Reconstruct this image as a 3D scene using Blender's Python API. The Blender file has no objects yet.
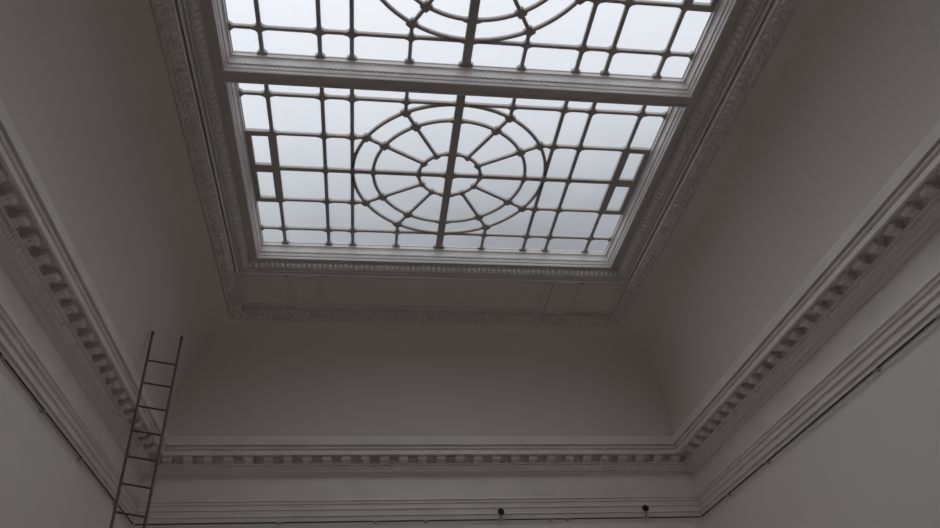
import bpy, bmesh, math, random
from mathutils import Vector, Matrix
random.seed(7)
PI = math.pi
C = bpy.context.scene.collection
sc = bpy.context.scene

# ------------------------------------------------------------------ room
HW, HL, YC = 3.80, 6.71, 3.77          # half width, half length, room centre (y)
GZ = 7.60                              # glass level of the laylight
PITCH = 3.063                          # distance between the glazed panels
PX, PY = 2.229, 1.415                  # half size of one glazed panel

# ------------------------------------------------------------------ materials
def nodes(name):
    m = bpy.data.materials.new(name); m.use_nodes = True
    nt = m.node_tree
    return m, nt, nt.nodes['Principled BSDF']

def paint(name, col, rough=0.6, var=0.06, scale=1.3, bump=0.0, bscale=30, stain=None):
    m, nt, b = nodes(name)
    tc = nt.nodes.new('ShaderNodeTexCoord')
    n = nt.nodes.new('ShaderNodeTexNoise'); n.inputs['Scale'].default_value = scale
    n.inputs['Detail'].default_value = 4
    nt.links.new(tc.outputs['Object'], n.inputs['Vector'])
    r = nt.nodes.new('ShaderNodeValToRGB')
    r.color_ramp.elements[0].position = .3; r.color_ramp.elements[1].position = .7
    r.color_ramp.elements[0].color = tuple(c*(1-var) for c in col)+(1,)
    r.color_ramp.elements[1].color = tuple(min(1, c*(1+var)) for c in col)+(1,)
    nt.links.new(n.outputs['Fac'], r.inputs['Fac'])
    out = r.outputs['Color']
    if stain:
        p, rad, sc_ = stain
        vm = nt.nodes.new('ShaderNodeVectorMath'); vm.operation = 'DISTANCE'
        vm.inputs[1].default_value = p
        nt.links.new(tc.outputs['Object'], vm.inputs[0])
        mr = nt.nodes.new('ShaderNodeMapRange')
        mr.inputs['From Min'].default_value = rad; mr.inputs['From Max'].default_value = 0
        mr.inputs['To Max'].default_value = .75
        nt.links.new(vm.outputs['Value'], mr.inputs['Value'])
        mx = nt.nodes.new('ShaderNodeMixRGB'); mx.inputs['Color2'].default_value = sc_+(1,)
        nt.links.new(mr.outputs['Result'], mx.inputs['Fac'])
        nt.links.new(out, mx.inputs['Color1']); out = mx.outputs['Color']
    nt.links.new(out, b.inputs['Base Color'])
    b.inputs['Roughness'].default_value = rough
    if bump:
        n2 = nt.nodes.new('ShaderNodeTexNoise'); n2.inputs['Scale'].default_value = bscale
        n2.inputs['Detail'].default_value = 5
        nt.links.new(tc.outputs['Object'], n2.inputs['Vector'])
        bp = nt.nodes.new('ShaderNodeBump'); bp.inputs['Strength'].default_value = bump
        bp.inputs['Distance'].default_value = .01
        nt.links.new(n2.outputs['Fac'], bp.inputs['Height'])
        nt.links.new(bp.outputs['Normal'], b.inputs['Normal'])
    return m

M = {}
M['wall'] = paint('grey_wall_paint', (.79, .735, .72), .65, .03, .7, .08, 60)
M['cove'] = paint('warm_grey_ceiling_paint', (.65, .60, .56), .7, .03, .6, .05, 40)
M['plaster'] = paint('grey_plaster_moulding', (.76, .71, .69), .45, .05, 3, .15, 50,
                     stain=((-3.55, 9.45, 5.47), .26, (.50, .34, .30)))
M['light_plaster'] = paint('pale_gloss_frame_paint', (.70, .67, .65), .34, .05, 4, .1, 60)
M['leaf'] = paint('grey_foliage_plaster', (.66, .615, .59), .5, .12, 9, .5, 45)
M['bar'] = paint('dark_bronze_glazing_bar', (.40, .37, .35), .65, .05, 6)
M['soffit'] = paint('brown_grey_soffit_paint', (.52, .475, .455), .6, .04, 2)
M['ladder'] = paint('dull_ladder_metal', (.085, .07, .065), .45, .1, 12)
M['rod'] = paint('black_rod_paint', (.02, .018, .018), .4, .1, 10)
M['bracket'] = paint('grey_bracket_paint', (.40, .38, .37), .4, .05, 10)
M['black'] = paint('black_plastic', (.006, .006, .006), .35, .1, 10)

def glass_mat():
    m = bpy.data.materials.new('frosted_laylight_glass'); m.use_nodes = True
    nt = m.node_tree; nt.nodes.clear()
    o = nt.nodes.new('ShaderNodeOutputMaterial')
    t = nt.nodes.new('ShaderNodeBsdfTransparent'); t.inputs['Color'].default_value = (.90, .915, .93, 1)
    d = nt.nodes.new('ShaderNodeBsdfTranslucent'); d.inputs['Color'].default_value = (.93, .94, .96, 1)
    g = nt.nodes.new('ShaderNodeBsdfGlossy'); g.inputs['Roughness'].default_value = .3
    tc = nt.nodes.new('ShaderNodeTexCoord')
    n = nt.nodes.new('ShaderNodeTexNoise'); n.inputs['Scale'].default_value = 2.2
    nt.links.new(tc.outputs['Object'], n.inputs['Vector'])
    mr = nt.nodes.new('ShaderNodeMapRange'); mr.inputs['To Min'].default_value = .05; mr.inputs['To Max'].default_value = .12
    nt.links.new(n.outputs['Fac'], mr.inputs['Value'])
    a = nt.nodes.new('ShaderNodeMixShader'); b = nt.nodes.new('ShaderNodeMixShader')
    nt.links.new(mr.outputs['Result'], a.inputs['Fac'])
    nt.links.new(t.outputs[0], a.inputs[1]); nt.links.new(d.outputs[0], a.inputs[2])
    b.inputs['Fac'].default_value = .03
    nt.links.new(a.outputs[0], b.inputs[1]); nt.links.new(g.outputs[0], b.inputs[2])
    nt.links.new(b.outputs[0], o.inputs['Surface'])
    return m
M['glass'] = glass_mat()

def floor_mat():
    m, nt, b = nodes('oak_floorboards')
    tc = nt.nodes.new('ShaderNodeTexCoord')
    br = nt.nodes.new('ShaderNodeTexBrick')
    br.inputs['Color1'].default_value = (.50, .46, .42, 1); br.inputs['Color2'].default_value = (.46, .42, .38, 1)
    br.inputs['Mortar'].default_value = (.1, .07, .05, 1); br.inputs['Scale'].default_value = 1
    br.inputs['Brick Width'].default_value = 1.8; br.inputs['Row Height'].default_value = .12
    br.inputs['Mortar Size'].default_value = .003
    nt.links.new(tc.outputs['Object'], br.inputs['Vector'])
    nt.links.new(br.outputs['Color'], b.inputs['Base Color']); b.inputs['Roughness'].default_value = .4
    return m
M['floor'] = floor_mat()

# ------------------------------------------------------------------ helpers
def link(name, bm, mat, parent=None, smooth=None):
    bmesh.ops.recalc_face_normals(bm, faces=bm.faces)
    me = bpy.data.meshes.new(name); bm.to_mesh(me); bm.free()
    me.materials.append(mat)
    if smooth:
        for p in me.polygons: p.use_smooth = True
        me.set_sharp_from_angle(angle=math.radians(smooth))
    o = bpy.data.objects.new(name, me); C.objects.link(o)
    if parent: o.parent = parent
    return o

def struct(o, label=None):
    o['kind'] = 'structure'
    if label: o['label'] = label
    return o

def empty(name, loc=(0, 0, 0), rz=0):
    o = bpy.data.objects.new(name, None); o.empty_display_size = .1
    o.location = loc; o.rotation_euler = (0, 0, rz); C.objects.link(o); return o

def tag(o, label, cat, group=None):
    o['label'] = label; o['category'] = cat
    if group: o['group'] = group
    return o

def dup(o, parent, loc, rot=None):
    c = o.copy(); c.parent = parent; c.location = loc
    if rot is not None: c.rotation_euler = rot
    C.objects.link(c); return c

def box(bm, x0, x1, y0, y1, z0, z1):
    v = [bm.verts.new(p) for p in ((x0,y0,z0),(x1,y0,z0),(x1,y1,z0),(x0,y1,z0),(x0,y0,z1),(x1,y0,z1),(x1,y1,z1),(x0,y1,z1))]
    for f in ((0,3,2,1),(4,5,6,7),(0,1,5,4),(1,2,6,5),(2,3,7,6),(3,0,4,7)): bm.faces.new([v[i] for i in f])

def tube(bm, a, b, r, n=12, r2=None):
    a, b = Vector(a), Vector(b); d = (b-a).normalized()
    u = d.orthogonal().normalized(); w = d.cross(u)
    r2 = r if r2 is None else r2
    A = [bm.verts.new(a+r*(math.cos(t)*u+math.sin(t)*w)) for t in [2*PI*i/n for i in range(n)]]
    B = [bm.verts.new(b+r2*(math.cos(t)*u+math.sin(t)*w)) for t in [2*PI*i/n for i in range(n)]]
    for i in range(n): bm.faces.new((A[i], A[(i+1)%n], B[(i+1)%n], B[i]))
    bm.faces.new(A[::-1]); bm.faces.new(B)

def ring_sweep(bm, pts, cy=YC, closed=False):
    """pts: list of (half_x, half_y, z) -> mitred rectangular loops joined into a band"""
    loops = []
    for hx, hy, z in pts:
        loops.append([bm.verts.new((sx*hx, cy+sy*hy, z)) for sx, sy in ((-1,-1),(1,-1),(1,1),(-1,1))])
    n = len(loops)
    for i in range(n if closed else n-1):
        a, b = loops[i], loops[(i+1) % n]
        for k in range(4): bm.faces.new((a[k], a[(k+1)%4], b[(k+1)%4], b[k]))

# one straight run of a wall moulding, ends mitred into the room corners.
# side: 'left','right','far','near'; profile: closed polygon of (d, z), d measured into the room
def run_point(side, s, d, z):
    if side == 'far':   return (s*(HW-d), YC+HL-d, z)
    if side == 'near':  return (-s*(HW-d), YC-HL+d, z)
    if side == 'left':  return (-HW+d, YC+s*(HL-d), z)
    return (HW-d, YC-s*(HL-d), z)

def run_sweep(bm, side, prof):
    A = [bm.verts.new(run_point(side, -1, d, z)) for d, z in prof]
    B = [bm.verts.new(run_point(side, 1, d, z)) for d, z in prof]
    n = len(prof)
    for i in range(n): bm.faces.new((A[i], A[(i+1)%n], B[(i+1)%n], B[i]))
    bm.faces.new(A); bm.faces.new(B[::-1])

def arc(cx, cz, r, a0, a1, n=6):
    return [(cx+r*math.cos(math.radians(a0+(a1-a0)*i/n)), cz+r*math.sin(math.radians(a0+(a1-a0)*i/n))) for i in range(n+1)]

def blob(bm, c, ax, r, seg=6, rings=4):
    """small ellipsoid; ax = 3 axis vectors, r = 3 radii"""
    c = Vector(c); R = [Vector(a)*q for a, q in zip(ax, r)]
    top = bm.verts.new(c+R[2]); bot = bm.verts.new(c-R[2]); rows = []
    for j in range(1, rings):
        t = PI*j/rings
        rows.append([bm.verts.new(c+math.sin(t)*(math.cos(p)*R[0]+math.sin(p)*R[1])+math.cos(t)*R[2]) for p in [2*PI*i/seg for i in range(seg)]])
    for i in range(seg):
        k = (i+1) % seg
        bm.faces.new((top, rows[0][i], rows[0][k])); bm.faces.new((bot, rows[-1][k], rows[-1][i]))
        for j in range(len(rows)-1): bm.faces.new((rows[j][i], rows[j+1][i], rows[j+1][k], rows[j][k]))

# ------------------------------------------------------------------ shell
x1, y0, y1 = HW, YC-HL, YC+HL
WT = 5.72
bm = bmesh.new(); box(bm, -x1-.2, x1+.2, y0-.2, y1+.2, -.15, 0); struct(link('floor', bm, M['floor']))
for nm, b in (('wall_left', (-x1-.2, -x1, y0-.2, y1+.2)), ('wall_right', (x1, x1+.2, y0-.2, y1+.2)),
              ('wall_far', (-x1, x1, y1, y1+.2)), ('wall_near', (-x1, x1, y0-.2, y0))):
    bm = bmesh.new(); box(bm, *b, 0, WT); struct(link(nm, bm, M['wall']))

# cove: quarter ellipse from the top of the cornice to the foliage band
CX0, CY0, CZ0 = HW-.335, HL-.335, 5.75
CX1, CY1, CZ1 = 2.725, 5.685, 7.150
pts = []
for i in range(25):
    t = PI/2*i/24
    pts.append((CX0-(CX0-CX1)*(1-math.cos(t)), CY0-(CY0-CY1)*(1-math.cos(t)), CZ0+(CZ1-CZ0)*math.sin(t)))
outer = [(x+.12, y+.12, z+.10) for x, y, z in pts]
bm = bmesh.new()
ring_sweep(bm, [(HW+.2, HL+.2, WT)] + [(CX0+.02, CY0+.02, WT)] + [(x+.012, y+.012, z) for x, y, z in pts] + [(CX1+.012, CY1+.012, CZ1+.07), (CX1-.10, CY1-.10, CZ1+.07), (CX1-.10, CY1-.10, CZ1+.3), (HW+.2, HL+.2, CZ1+.3)], closed=True)
struct(link('ceiling', bm, M['cove'], smooth=30), 'warm grey coved ceiling rising from the cornice to the skylight')

# ------------------------------------------------------------------ main cornice
prof = [(0, 5.755), (.33, 5.765), (.36, 5.755), (.362, 5.70), (.355, 5.65), (.368, 5.640), (.368, 5.632),
        (.325, 5.632), (.325, 5.615), (.345, 5.610), (.345, 5.600), (.335, 5.585), (.325, 5.580), (.305, 5.578), (.305, 5.570), (.328, 5.566), (.330, 5.512),
        (.326, 5.508), (.300, 5.508), (.298, 5.535), (.160, 5.535),
        (.150, 5.445), (.186, 5.440), (.188, 5.424), (.150, 5.420)] + arc(.100, 5.418, .055, -5, -75, 5) + \
       [(.096, 5.370), (.126, 5.366), (.128, 5.352), (.090, 5.350), (.080, 5.340), (.084, 5.328), (.04, 5.324), (.034, 5.318), (.02, 5.314), (.02, 5.00), (0, 5.00)]
arch = [(0, 5.012), (.020, 5.012), (.075, 5.000), (.080, 4.990), (.080, 4.972), (.062, 4.964), (.058, 4.950), (.066, 4.944), (.066, 4.934),
        (.044, 4.930), (.044, 4.880), (.058, 4.874), (.058, 4.862), (.036, 4.858), (.034, 4.800), (.046, 4.794), (.046, 4.780),
        (.024, 4.776), (.022, 4.722), (.014, 4.716), (0, 4.716)]
trim_names = {'far': 'trim_1', 'left': 'trim_2', 'right': 'trim_3', 'near': 'trim_4'}
def frame_for(side):
    """origin, run direction, inward direction for ornaments"""
    if side == 'far':   return Vector((0, y1, 0)), Vector((1, 0, 0)), Vector((0, -1, 0)), HW
    if side == 'near':  return Vector((0, y0, 0)), Vector((-1, 0, 0)), Vector((0, 1, 0)), HW
    if side == 'left':  return Vector((-HW, YC, 0)), Vector((0, 1, 0)), Vector((1, 0, 0)), HL
    return Vector((HW, YC, 0)), Vector((0, -1, 0)), Vector((-1, 0, 0)), HL

# the scroll bracket (modillion): built pointing along +x (into the room), width along y
def modillion_bm():
    bm = bmesh.new()
    w = .051
    pr = [(.158, .000), (.158, -.098)] + [(.172, -.098), (.190, -.090), (.204, -.080), (.214, -.072)] + \
         arc(.248, -.042, .034, 225, 350, 8) + [(.279, -.030), (.283, -.014), (.283, .0)]
    A = [bm.verts.new((d, -w, 5.53+z)) for d, z in pr]; B = [bm.verts.new((d, w, 5.53+z)) for d, z in pr]
    n = len(pr)
    for i in range(n): bm.faces.new((A[i], A[(i+1)%n], B[(i+1)%n], B[i]))
    bm.faces.new(A); bm.faces.new(B[::-1])
    for s in (-1, 1):                                     # the raised volutes on the cheeks
        tube(bm, (.248, s*w*.9, 5.488), (.248, s*(w+.012), 5.488), .030, 12, .026)
        tube(bm, (.248, s*(w+.010), 5.488), (.248, s*(w+.018), 5.488), .012, 8)
        tube(bm, (.182, s*w*.9, 5.462), (.182, s*(w+.008), 5.462), .022, 10, .018)
    box(bm, .158, .290, -w-.008, w+.008, 5.516, 5.537)      # little cap under the soffit
    blob(bm, (.225, 0, 5.455), ((1,0,0),(0,1,0),(0,0,1)), (.045, .022, .012), 8, 4)   # leaf on the belly
    return bm
ang = {'far': -PI/2, 'near': PI/2, 'left': 0, 'right': PI}
mod0 = None
for side in ('far', 'left', 'right', 'near'):
    o3, run, inn, half = frame_for(side)
    bm = bmesh.new(); run_sweep(bm, side, prof)
    # leaf-and-egg pattern along the bed moulding, bead row below it
    if side != 'near':
        step = .050; n = int((half-.19)*2/step)
        for i in range(n):
            s = -(half-.19)+step*(i+.5)
            if side != 'far' and (YC + s*(1 if side == 'left' else -1)) < 1.2: continue
            c = o3+run*s
            nrm = (inn*.72+Vector((0,0,-.69))); tan = (inn*.69+Vector((0,0,.72)))
            blob(bm, c+inn*.142+Vector((0,0,5.388)), (run, tan, nrm), (.018, .028, .017), 6, 4)
    t = struct(link(trim_names[side], bm, M['plaster'], smooth=35), 'heavy grey cornice along the %s wall' % side)
    if side == 'near': continue
    cnt = 28 if side == 'far' else 40
    stepm = 6.90/27 if side == 'far' else .262
    for i in range(cnt):
        if side == 'far': p = Vector((-3.43+stepm*i, y1, 0))
        elif side == 'left': p = Vector((-HW, y1-.35-stepm*(i+0), 0))
        else: p = Vector((HW, y1-.35-stepm*(i+0), 0))
        if side != 'far' and i == 0: continue
        if mod0 is None:
            mod0 = link('modillion', modillion_bm(), M['plaster'], t, smooth=40)
            mod0.location = p; mod0.rotation_euler = (0, 0, ang[side])
        else: dup(mod0, t, p, (0, 0, ang[side]))

k = 5
for side in ('far', 'left', 'right', 'near'):
    bm = bmesh.new(); run_sweep(bm, side, arch)
    struct(link('trim_%d' % k, bm, M['plaster'], smooth=35), 'stepped flat moulding below the cornice on the %s wall' % side); k += 1

# ------------------------------------------------------------------ skylight surround
LX, LY = 2.54, 4.71            # lip of the egg-and-dart moulding
IX, IY = 2.567, 5.52           # inner edge of the foliage band
# foliage band
bm = bmesh.new()
band = [(CX1, CY1, CZ1+.06), (CX1, CY1, CZ1-.012), (CX1-.012, CY1-.012, CZ1-.014), (CX1-.020, CY1-.020, CZ1+.004)]
for i in range(7):
    t = i/6
    band.append((CX1-.026-t*.118, CY1-.026-t*.118, CZ1+.004+t*.050-.014*math.sin(PI*t)))
band += [(IX+.012, IY+.012, 7.192), (IX+.004, IY+.004, 7.196), (IX, IY, 7.225), (IX, IY, 7.33), (CX1, CY1, 7.33)]
ring_sweep(bm, band, closed=True)
def leaf_run(bm, a, b, inw, n, clasps=()):
    a, b = Vector(a), Vector(b); d = (b-a).normalized(); L = (b-a).length
    tan = (inw*.93+Vector((0,0,.36))).normalized(); nrm = d.cross(tan).normalized()
    if nrm.z > 0: nrm = -nrm
    for i in range(n):
        s = L*(i+.5)/n; p = a+d*s
        sg = 1 if s > L/2 else -1
        for q, off in ((1, .030), (-1, -.030)):
            an = .72+random.uniform(-.35, .35); ax = (d*sg*math.cos(an)+tan*q*math.sin(an)).normalized(); ay = nrm.cross(ax)
            blob(bm, p+tan*off+nrm*.002, (ax, ay, nrm), (.044, .016, .024), 6, 4)
        blob(bm, p+d*(L/n/2), (d, tan, nrm), (.014, .018, .028), 6, 4)
        blob(bm, p+tan*random.uniform(-.05, .05), (d, tan, nrm), (.022, .012, .026), 5, 4)
    for c in clasps:                                       # crossed ribbons that clasp the garland
        p = a+d*c
        for q in (-1, 1):
            ax = (d*q*.5+tan*.85).normalized()
            blob(bm, p+nrm*.006, (ax, nrm.cross(ax), nrm), (.082, .013, .020), 8, 4)
mx, my, mz = (CX1-.085), (CY1-.085), 7.168
yl0, yl1 = YC-my, YC+my
cl = [c-yl0 for c in (2.24, 5.40, 8.62)]
leaf_run(bm, (-mx, yl0, mz), (-mx, yl1, mz), Vector((1,0,0)), 120, cl)
leaf_run(bm, (mx, yl0, mz), (mx, yl1, mz), Vector((-1,0,0)), 120, cl)
leaf_run(bm, (-mx, yl1, mz), (mx, yl1, mz), Vector((0,-1,0)), 56, (1.0, mx, 2*mx-1.0))
for sx in (-1, 1):                                         # corner leaf
    for q in (-1, 0, 1):
        blob(bm, (sx*(mx+.02), yl1+.02, mz-.008), (Vector((sx*.7+q*.3, .7-q*.3*sx, -.25)).normalized(), Vector((-.7*sx, .7, 0)), Vector((0,0,1))), (.085, .018, .020), 8, 4)
struct(link('trim_9', bm, M['leaf'], smooth=50), 'leafy plaster band framing the skylight opening')

# soffit panel with raised ribs beyond the glazing, at the far and the near end
for kk, (sgn, lb) in enumerate(((1, 'far'), (-1, 'near'))):
    bm = bmesh.new()
    ya, yb = YC+sgn*(LY-.02), YC+sgn*(IY+.01)
    box(bm, -IX-.005, IX+.005, min(ya, yb), max(ya, yb), 7.262, 7.32)
    ym = (ya+yb)/2
    def fr(xa, xb):                                        # thin raised panel moulding
        for (p, q, r, s) in ((xa, xb, ya+sgn*.05, ya+sgn*.075), (xa, xb, yb-sgn*.10, yb-sgn*.075),
                             (xa, xa+.025, ya+sgn*.05, yb-sgn*.075), (xb-.025, xb, ya+sgn*.05, yb-sgn*.075)):
            box(bm, p, q, min(r, s), max(r, s), 7.252, 7.265)
    for sx in (-1, 1):
        a_, b_ = sorted((sx*1.56, sx*1.86))
        box(bm, a_, b_, min(ya, yb)+.02, max(ya, yb)-.02, 7.238, 7.265)
        box(bm, a_+.05, b_-.05, min(ya, yb)+.07, max(ya, yb)-.07, 7.230, 7.245)
        fr(*sorted((sx*2.50, sx*1.93)))
    fr(-1.49, 1.49)
    struct(link('trim_%d' % (10+kk), bm, M['cove']), 'flat panelled strip between the glazing and the %s cove' % lb)

# egg-and-dart moulding with double fillet
FX, FY, FZ = 2.345, LY-.195, 7.40      # soffit level round the window frames
def lp(o, z): return (LX-o, LY-o, z)
bm = bmesh.new()
pr = [(-.012, 7.30), (-.012, 7.250), (.004, 7.246), (.010, 7.252), (.014, 7.296), (.028, 7.298), (.030, 7.276), (.036, 7.270), (.042, 7.276),
      (.046, 7.312), (.062, 7.314), (.064, 7.296), (.070, 7.292), (.074, 7.298)]
for i in range(7):
    t = i/6; pr.append((.078+.050*t, 7.298+.066*t-.016*math.sin(PI*t)))
pr += [(.132, 7.366), (.132, 7.378), (.140, 7.380), (.140, 7.45), (-.012, 7.45)]
ring_sweep(bm, [lp(o, z) for o, z in pr], closed=True)
def eggs(bm, a, b, inw, step):
    a, b = Vector(a), Vector(b); L = (b-a).length; d = (b-a).normalized(); n = int(L/step)
    tan = (inw*.57+Vector((0,0,.82))).normalized(); nrm = d.cross(tan)
    if nrm.z > 0: nrm = -nrm
    for i in range(n):
        p = a+d*(step*(i+.5)+(L-n*step)/2)
        blob(bm, p, (d, tan, nrm), (step*.34, .042, .032), 8, 5)
        blob(bm, p+d*step*.5+tan*.012, (d, tan, nrm), (step*.09, .034, .016), 5, 4)
        blob(bm, p+d*step*.5-tan*.036, (d, tan, nrm), (step*.16, .012, .014), 5, 4)
ex, ey, ez = LX-.104, LY-.104, 7.322
eggs(bm, (-ex, YC-ey+2.2, ez), (-ex, YC+ey, ez), Vector((1,0,0)), .078)
eggs(bm, (ex, YC-ey+2.2, ez), (ex, YC+ey, ez), Vector((-1,0,0)), .078)
eggs(bm, (-ex, YC+ey, ez), (ex, YC+ey, ez), Vector((0,-1,0)), .066)
struct(link('trim_12', bm, M['light_plaster'], smooth=40), 'egg-and-dart moulding with a double bead round the skylight')

# ------------------------------------------------------------------ glazed panels
FR = [(1.0, 7.405), (1.0, 7.372), (.94, 7.366), (.80, 7.366), (.74, 7.372), (.74, 7.398), (.82, 7.404), (.66, 7.410), (.60, 7.424), (.58, 7.446),
      (.66, 7.452), (.66, 7.462), (.46, 7.464), (.42, 7.478), (.46, 7.494), (.40, 7.520), (.32, 7.534), (.24, 7.538), (.30, 7.546), (.12, 7.550), (.10, 7.588), (.0, 7.592), (.0, 7.604), (1.0, 7.604)]
FWX, FWY = .075, .056
centres = [YC-PITCH, YC, YC+PITCH]
# flat soffit strip and cross beams = dark bands between the frames
bm = bmesh.new()
def strip(xa, xb, ya, yb): box(bm, xa, xb, ya, yb, 7.392, 7.62)
ox, oy = PX+FWX-.004, PY+FWY-.004
strip(-LX-.25, -ox, YC-LY-.1, YC+LY+.1); strip(ox, LX+.25, YC-LY-.1, YC+LY+.1)
strip(-ox, ox, YC-LY-.1, centres[0]-oy); strip(-ox, ox, centres[2]+oy, YC+LY+.1)
for i in range(2): strip(-ox, ox, centres[i]+oy, centres[i+1]-oy)
struct(link('trim_13', bm, M['soffit']), 'flat soffit and cross beams carrying the three glazed panels')

A1, A2, A3, B1 = 1.961, 1.415, 1.113, .557
H1, H2 = 1.12, .557
R1, R2, R3 = .355, .877, 1.110
ZT, ZB = 7.618, 7.584
def bar_bm(p, q, w, zb=ZB, zt=ZT):
    p, q = Vector((p[0], p[1], 0)), Vector((q[0], q[1], 0)); d = (q-p).normalized(); n = Vector((-d.y, d.x, 0))*w/2
    bm = bmesh.new(); lo = []; mid = []; hi = []
    for s, a in ((1, p), (-1, p), (-1, q), (1, q)):
        lo.append(bm.verts.new(a+n*s*.86+Vector((0,0,zb)))); mid.append(bm.verts.new(a+n*s+Vector((0,0,zb+.005)))); hi.append(bm.verts.new(a+n*s+Vector((0,0,zt))))
    bm.faces.new(lo)
    for i in range(4):
        j = (i+1) % 4; bm.faces.new((lo[i], mid[i], mid[j], lo[j])); bm.faces.new((mid[i], hi[i], hi[j], mid[j]))
    bm.faces.new(hi[::-1]); return bm
def circ_bm(r, w, n=72):
    bm = bmesh.new(); L = []
    pr = [(r-w*.36, ZB), (r-w/2, ZB+.010), (r-w/2, ZT), (r+w/2, ZT), (r+w/2, ZB+.010), (r+w*.36, ZB)]
    for i in range(n):
        t = 2*PI*i/n; L.append([bm.verts.new((q*math.cos(t), q*math.sin(t), z)) for q, z in pr])
    for i in range(n):
        a, b = L[i], L[(i+1)%n]
        for k in range(6): bm.faces.new((a[k], a[(k+1)%6], b[(k+1)%6], b[k]))
    return bm
def boss_bm(r=.048, e=.042, z=ZB-.004, sharp=4):
    bm = bmesh.new(); n = 40; lo = []; hi = []
    for i in range(n):
        t = 2*PI*i/n; q = r+e*abs(math.cos(2*t))**sharp
        lo.append(bm.verts.new((q*.93*math.cos(t), q*.93*math.sin(t), z))); hi.append(bm.verts.new((q*math.cos(t), q*math.sin(t), ZT-.002)))
    bm.faces.new(lo[::-1]); bm.faces.new(hi)
    for i in range(n): bm.faces.new((lo[i], lo[(i+1)%n], hi[(i+1)%n], hi[i]))
    return bm

def make_window(idx, cy):
    w = empty('window_%d' % idx, (0, cy, 0)); struct(w, ['white framed skylight panel with circular glazing, behind the camera',
        'nearer skylight panel, cut off by the top of the picture', 'farther skylight panel with its whole circle in view'][idx-1])
    bm = bmesh.new()
    ring_sweep(bm, [(PX+o*FWX, PY+o*FWY, z) for o, z in FR], cy=0, closed=True)
    # row of tiny beads along one step of the frame
    for (a, b, inw) in (((-PX-.03, PY+.030), (PX+.03, PY+.030), (0,-1)), ):
        n = int((2*PX+.06)/.05)
        for i in range(n):
            blob(bm, (a[0]+.05*(i+.5), a[1], 7.457), ((1,0,0),(0,1,0),(0,0,1)), (.017, .012, .012), 6, 4)
    link('window_frame', bm, M['light_plaster'], w, smooth=35)
    bm = bmesh.new(); box(bm, -PX-.01, PX+.01, -PY-.01, PY+.01, 7.598, 7.603)
    link('glass', bm, M['glass'], w)
    bars = []
    T = .035
    for s in (-1, 1):
        for x in (A1, A2, A3): bars.append(((s*x, -PY), (s*x, PY), .040))
        bars.append(((-PX, s*H1), (PX, s*H1), T))
        bars += [((s*B1, R3*.866), (s*B1, PY), T), ((s*B1, -PY), (s*B1, -R3*.866), T)]
        for sx in (-1, 1): bars.append(((sx*R3*.866, s*H2), (sx*PX, s*H2), T))
    for p, q, t in bars: link('glazing_bar', bar_bm(p, q, t), M['bar'], w)
    link('centre_bar', bar_bm((0, -PY), (0, PY), .088, ZB-.002), M['bar'], w)
    link('centre_bar', bar_bm((-PX, 0), (PX, 0), .056, ZB-.002), M['bar'], w)
    for r in (R1, R2, R3): link('ring', circ_bm(r, .036), M['bar'], w)
    for a in (30, 60, 120, 150, 210, 240, 300, 330):
        c, s = math.cos(math.radians(a)), math.sin(math.radians(a))
        link('spoke', bar_bm((R1*c, R1*s), (R3*c, R3*s), .035), M['bar'], w)
    # ventilator casements at the two ends: heavy surrounds with small square-cornered panes
    for sx in (-1, 1):
        bm = bmesh.new()
        xi, xo = A1-.065, PX-.0
        zb, zt = ZB-.016, ZT+.004
        zb = ZB-.006
        def bx(xa, xb, ya, yb): box(bm, min(sx*xa, sx*xb), max(sx*xa, sx*xb), ya, yb, zb, zt)
        bx(A1-.040, A1+.045, -H2-.035, H2+.035); bx(PX-.045, PX, -H2-.035, H2+.035)
        for yy, hh in ((H2, .035), (0, .060), (-H2, .035)): bx(A1+.045, PX-.045, yy-hh, yy+hh)
        link('vent_surround', bm, M['bar'], w)
    # bosses where bars meet
    b0 = link('boss', boss_bm(), M['bar'], w, smooth=40); r0 = link('boss', boss_bm(.046, .014), M['bar'], w, smooth=40)
    first = [True, True]
    def boss(x, y, kind=0, s=1.0):
        src = (b0, r0)[kind]
        if first[kind]: src.location = (x, y, 0); first[kind] = False; o = src
        else: o = dup(src, w, (x, y, 0))
        o.scale = (s, s, 1); return o
    for sx in (-1, 1):
        for sy in (-1, 1):
            for x in (A1, A2, A3): boss(sx*x, sy*H1)
            for x in (A2, A3): boss(sx*x, sy*H2)
            boss(sx*B1, sy*H1, 0, .9)
            for x, y in ((R3*.866, H2), (R2*.866, R2*.5), (B1, R3*.866), (R2*.5, R2*.866)): boss(sx*x, sy*y, 1, 1.05)
            for x, y in ((R1*.866, R1*.5), (R1*.5, R1*.866)): boss(sx*x, sy*y, 1, .75)
        for x in (A2,): boss(sx*x, 0)
        for r in (R1, R2, R3): boss(sx*r, 0, 0, .95)
        for r in (R1, R2, H1): boss(0, sx*r, 0, 1.12)
        for x in (A1, A2, A3, B1, 0, -B1, -A3, -A2, -A1): boss(x, sx*(PY-.002), 1, .85 if x else 1.3)
        for yy in (H1, -H1): boss(sx*(PX-.002), yy, 1, .8)
        boss(sx*A1, H2, 0, 1.0); boss(sx*A1, -H2, 0, 1.0)
    boss(0, 0, 0, 1.5)
    return w
for i, cy in enumerate(centres): make_window(i+1, cy)

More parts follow.
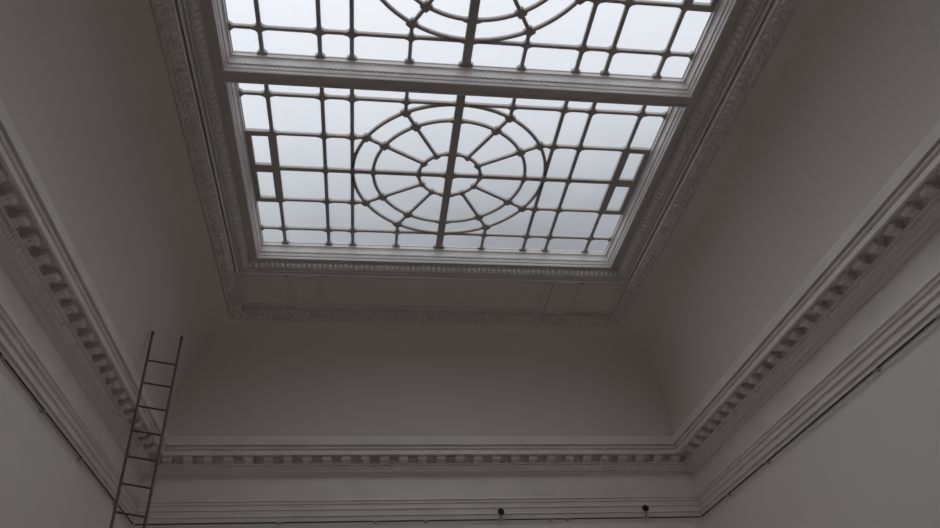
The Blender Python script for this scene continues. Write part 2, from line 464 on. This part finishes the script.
# ------------------------------------------------------------------ picture rails
def rail(side, a, b, joints, label):
    r = empty('picture_rail'); tag(r, label, 'picture rail', 'thin black rails below the cornice moulding')
    z = 4.703
    rx = HW-.042; ry = y1-.042
    P = (lambda s: Vector((s, ry, z))) if side == 'far' else (lambda s: Vector((-rx if side == 'left' else rx, s, z)))
    inn = {'far': Vector((0,-1,0)), 'left': Vector((1,0,0)), 'right': Vector((-1,0,0))}[side]
    cuts = [a]+joints+[b]
    for i in range(len(cuts)-1):
        g = .028
        bm = bmesh.new(); tube(bm, P(cuts[i]+(g if i else 0)), P(cuts[i+1]-(g if i < len(cuts)-2 else 0)), .0085, 8)
        link('rod', bm, M['rod'], r, smooth=40)
    for j in joints:
        bm = bmesh.new(); p = P(j); d = (P(1)-P(0)).normalized()
        tube(bm, p-inn*.042+Vector((0,0,.004)), p+inn*.006+Vector((0,0,.004)), .011, 10)
        tube(bm, p-d*.034, p+d*.034, .0125, 10)
        blob(bm, p-inn*.036+Vector((0,0,.004)), (d, Vector((0,0,1)), inn), (.030, .026, .010), 10, 5)
        link('bracket', bm, M['bracket'], r, smooth=40)
    return r
rail('far', -3.74, 3.74, [-1.95, -.72, -.05, 1.64, 1.87], 'thin black picture rail along the short far wall')
rail('left', .3, y1-.06, [2.4, 4.6, 5.93, 6.97, 8.16, 9.6], 'thin black picture rail on the left wall, behind the ladder')
rail('right', .3, y1-.06, [2.0, 3.6, 5.02, 5.98, 8.33, 9.5], 'thin black picture rail along the right wall')

# ------------------------------------------------------------------ two small black fixtures on the far wall
def fixture(x, z, label):
    t = tag(empty('spotlight', (x, y1-.072, z)), label, 'spotlight', 'small black spotlights on the far wall')
    bm = bmesh.new()
    u = Vector((.04, -.62, -.78)).normalized(); v = u.orthogonal().normalized(); w = u.cross(v)
    c = Vector((0, -.045, 0))
    blob(bm, c, (v, w, u), (.043, .043, .036), 20, 12)
    tube(bm, c, c+u*.030, .043, 20, .040)
    link('lamp_head', bm, M['black'], t, smooth=50)
    bm = bmesh.new(); tube(bm, c+u*.026, c+u*.034, .030, 16)
    link('lens', bm, M['rod'], t)
    bm = bmesh.new()
    tube(bm, (0, -.036, -.036), (0, .0, -(z-4.700)), .010, 10)
    blob(bm, (0, .006, -(z-4.703)), ((1,0,0),(0,0,1),(0,1,0)), (.040, .024, .014), 12, 6)
    tube(bm, (-.045, .004, -(z-4.703)), (.045, .004, -(z-4.703)), .0125, 10)
    link('bracket', bm, M['bracket'], t, smooth=40)
fixture(.945, 4.790, 'small round black spotlight clipped to the far rail, nearer the middle of the wall')
fixture(2.955, 4.815, 'small round black spotlight clipped to the far rail, close to the right corner')

# ------------------------------------------------------------------ ladder
L0, L1 = Vector((-3.287, 8.0, 3.950)), Vector((-3.379, 8.35, 6.287))
R0, R1_ = Vector((-2.982, 8.0, 3.946)), Vector((-3.044, 8.35, 6.226))
def ext(a, b, z=.02): return a+(b-a)*((z-a.z)/(b.z-a.z))
Lf, Rf = ext(L0, L1), ext(R0, R1_)
lad = tag(empty('ladder', ((Lf.x+Rf.x)/2, Lf.y, 0)), 'tall thin metal ladder leaning up past the cornice in the left corner', 'ladder')
off = Vector(((Lf.x+Rf.x)/2, Lf.y, 0))
for f_, t_ in ((Lf, L1), (Rf, R1_)):
    bm = bmesh.new(); tube(bm, f_-off, t_-off, .0145, 14); link('rail', bm, M['ladder'], lad, smooth=40)
    d = (t_-f_).normalized()
    bm = bmesh.new(); tube(bm, t_-off-d*.005, t_-off+d*.03, .0190, 14, .016); link('end_cap', bm, M['black'], lad, smooth=40)
    bm = bmesh.new(); tube(bm, f_-off-Vector((0,0,.018)), f_-off+d*.07, .026, 14, .022); link('rubber_foot', bm, M['black'], lad, smooth=40)
dl = (L1-Lf).length; s_ = .376
while s_ < dl-.15:
    a = L1+(Lf-L1)*s_/dl; b = R1_+(Rf-R1_)*(s_-.003)/(R1_-Rf).length
    bm = bmesh.new(); tube(bm, a-off, b-off, .0105, 12); link('rung', bm, M['ladder'], lad, smooth=40)
    s_ += .304

# ------------------------------------------------------------------ daylight
w = bpy.data.worlds.new('overcast'); sc.world = w; w.use_nodes = True
nt = w.node_tree; bg = nt.nodes['Background']
tc = nt.nodes.new('ShaderNodeTexCoord')
dp = nt.nodes.new('ShaderNodeVectorMath'); dp.operation = 'DOT_PRODUCT'
ZEN = Vector((-.18, -.55, 1.0)).normalized()
dp.inputs[1].default_value = ZEN
nt.links.new(tc.outputs['Generated'], dp.inputs[0])
cr = nt.nodes.new('ShaderNodeValToRGB')
el = cr.color_ramp.elements
el[0].position = 0; el[0].color = (.16, .175, .19, 1)
el[1].position = 1; el[1].color = (2.5, 2.5, 2.55, 1)
for p, c in ((.08, (.27, .285, .31, 1)), (.17, (.60, .62, .66, 1)), (.28, (1.06, 1.07, 1.12, 1)), (.42, (1.36, 1.36, 1.41, 1)), (.60, (1.5, 1.5, 1.54, 1)), (.78, (2.2, 2.2, 2.25, 1))):
    e = el.new(p); e.color = c
nz = nt.nodes.new('ShaderNodeTexNoise'); nz.inputs['Scale'].default_value = 3.5; nz.inputs['Detail'].default_value = 3
nt.links.new(tc.outputs['Generated'], nz.inputs['Vector'])
ad = nt.nodes.new('ShaderNodeMath'); ad.operation = 'MULTIPLY_ADD'; ad.inputs[1].default_value = .10
nt.links.new(nz.outputs['Fac'], ad.inputs[0]); nt.links.new(dp.outputs['Value'], ad.inputs[2])
sb = nt.nodes.new('ShaderNodeMath'); sb.operation = 'SUBTRACT'; sb.inputs[1].default_value = .05
nt.links.new(ad.outputs[0], sb.inputs[0])
nt.links.new(sb.outputs[0], cr.inputs['Fac'])
nt.links.new(cr.outputs['Color'], bg.inputs['Color']); bg.inputs['Strength'].default_value = 1.0

# ------------------------------------------------------------------ camera
f = 783.09; pitch = .60211; yaw = .15385; roll = -.05976
cy_, sy_ = math.cos(yaw), math.sin(yaw); cp_, sp_ = math.cos(pitch), math.sin(pitch)
F = Vector((sy_*cp_, cy_*cp_, sp_)); r = Vector((cy_, -sy_, 0)); u = r.cross(F)
R = math.cos(roll)*r+math.sin(roll)*u; U = -math.sin(roll)*r+math.cos(roll)*u
cd = bpy.data.cameras.new('camera'); cam = bpy.data.objects.new('camera', cd); C.objects.link(cam)
m = Matrix((R, U, -F)).transposed().to_4x4(); m.translation = Vector((-.8813, 0, 1.6)); cam.matrix_world = m
cd.sensor_fit = 'HORIZONTAL'; cd.sensor_width = 36; cd.lens = f/940*36; cd.clip_start = .05; cd.clip_end = 500
sc.camera = cam
vs = sc.view_settings; vs.view_transform = 'Standard'; vs.look = 'None'; vs.gamma = 1; vs.use_curve_mapping = False
vs.exposure = -0.3
sc.cycles.max_bounces = 10; sc.cycles.diffuse_bounces = 6; sc.cycles.transparent_max_bounces = 12
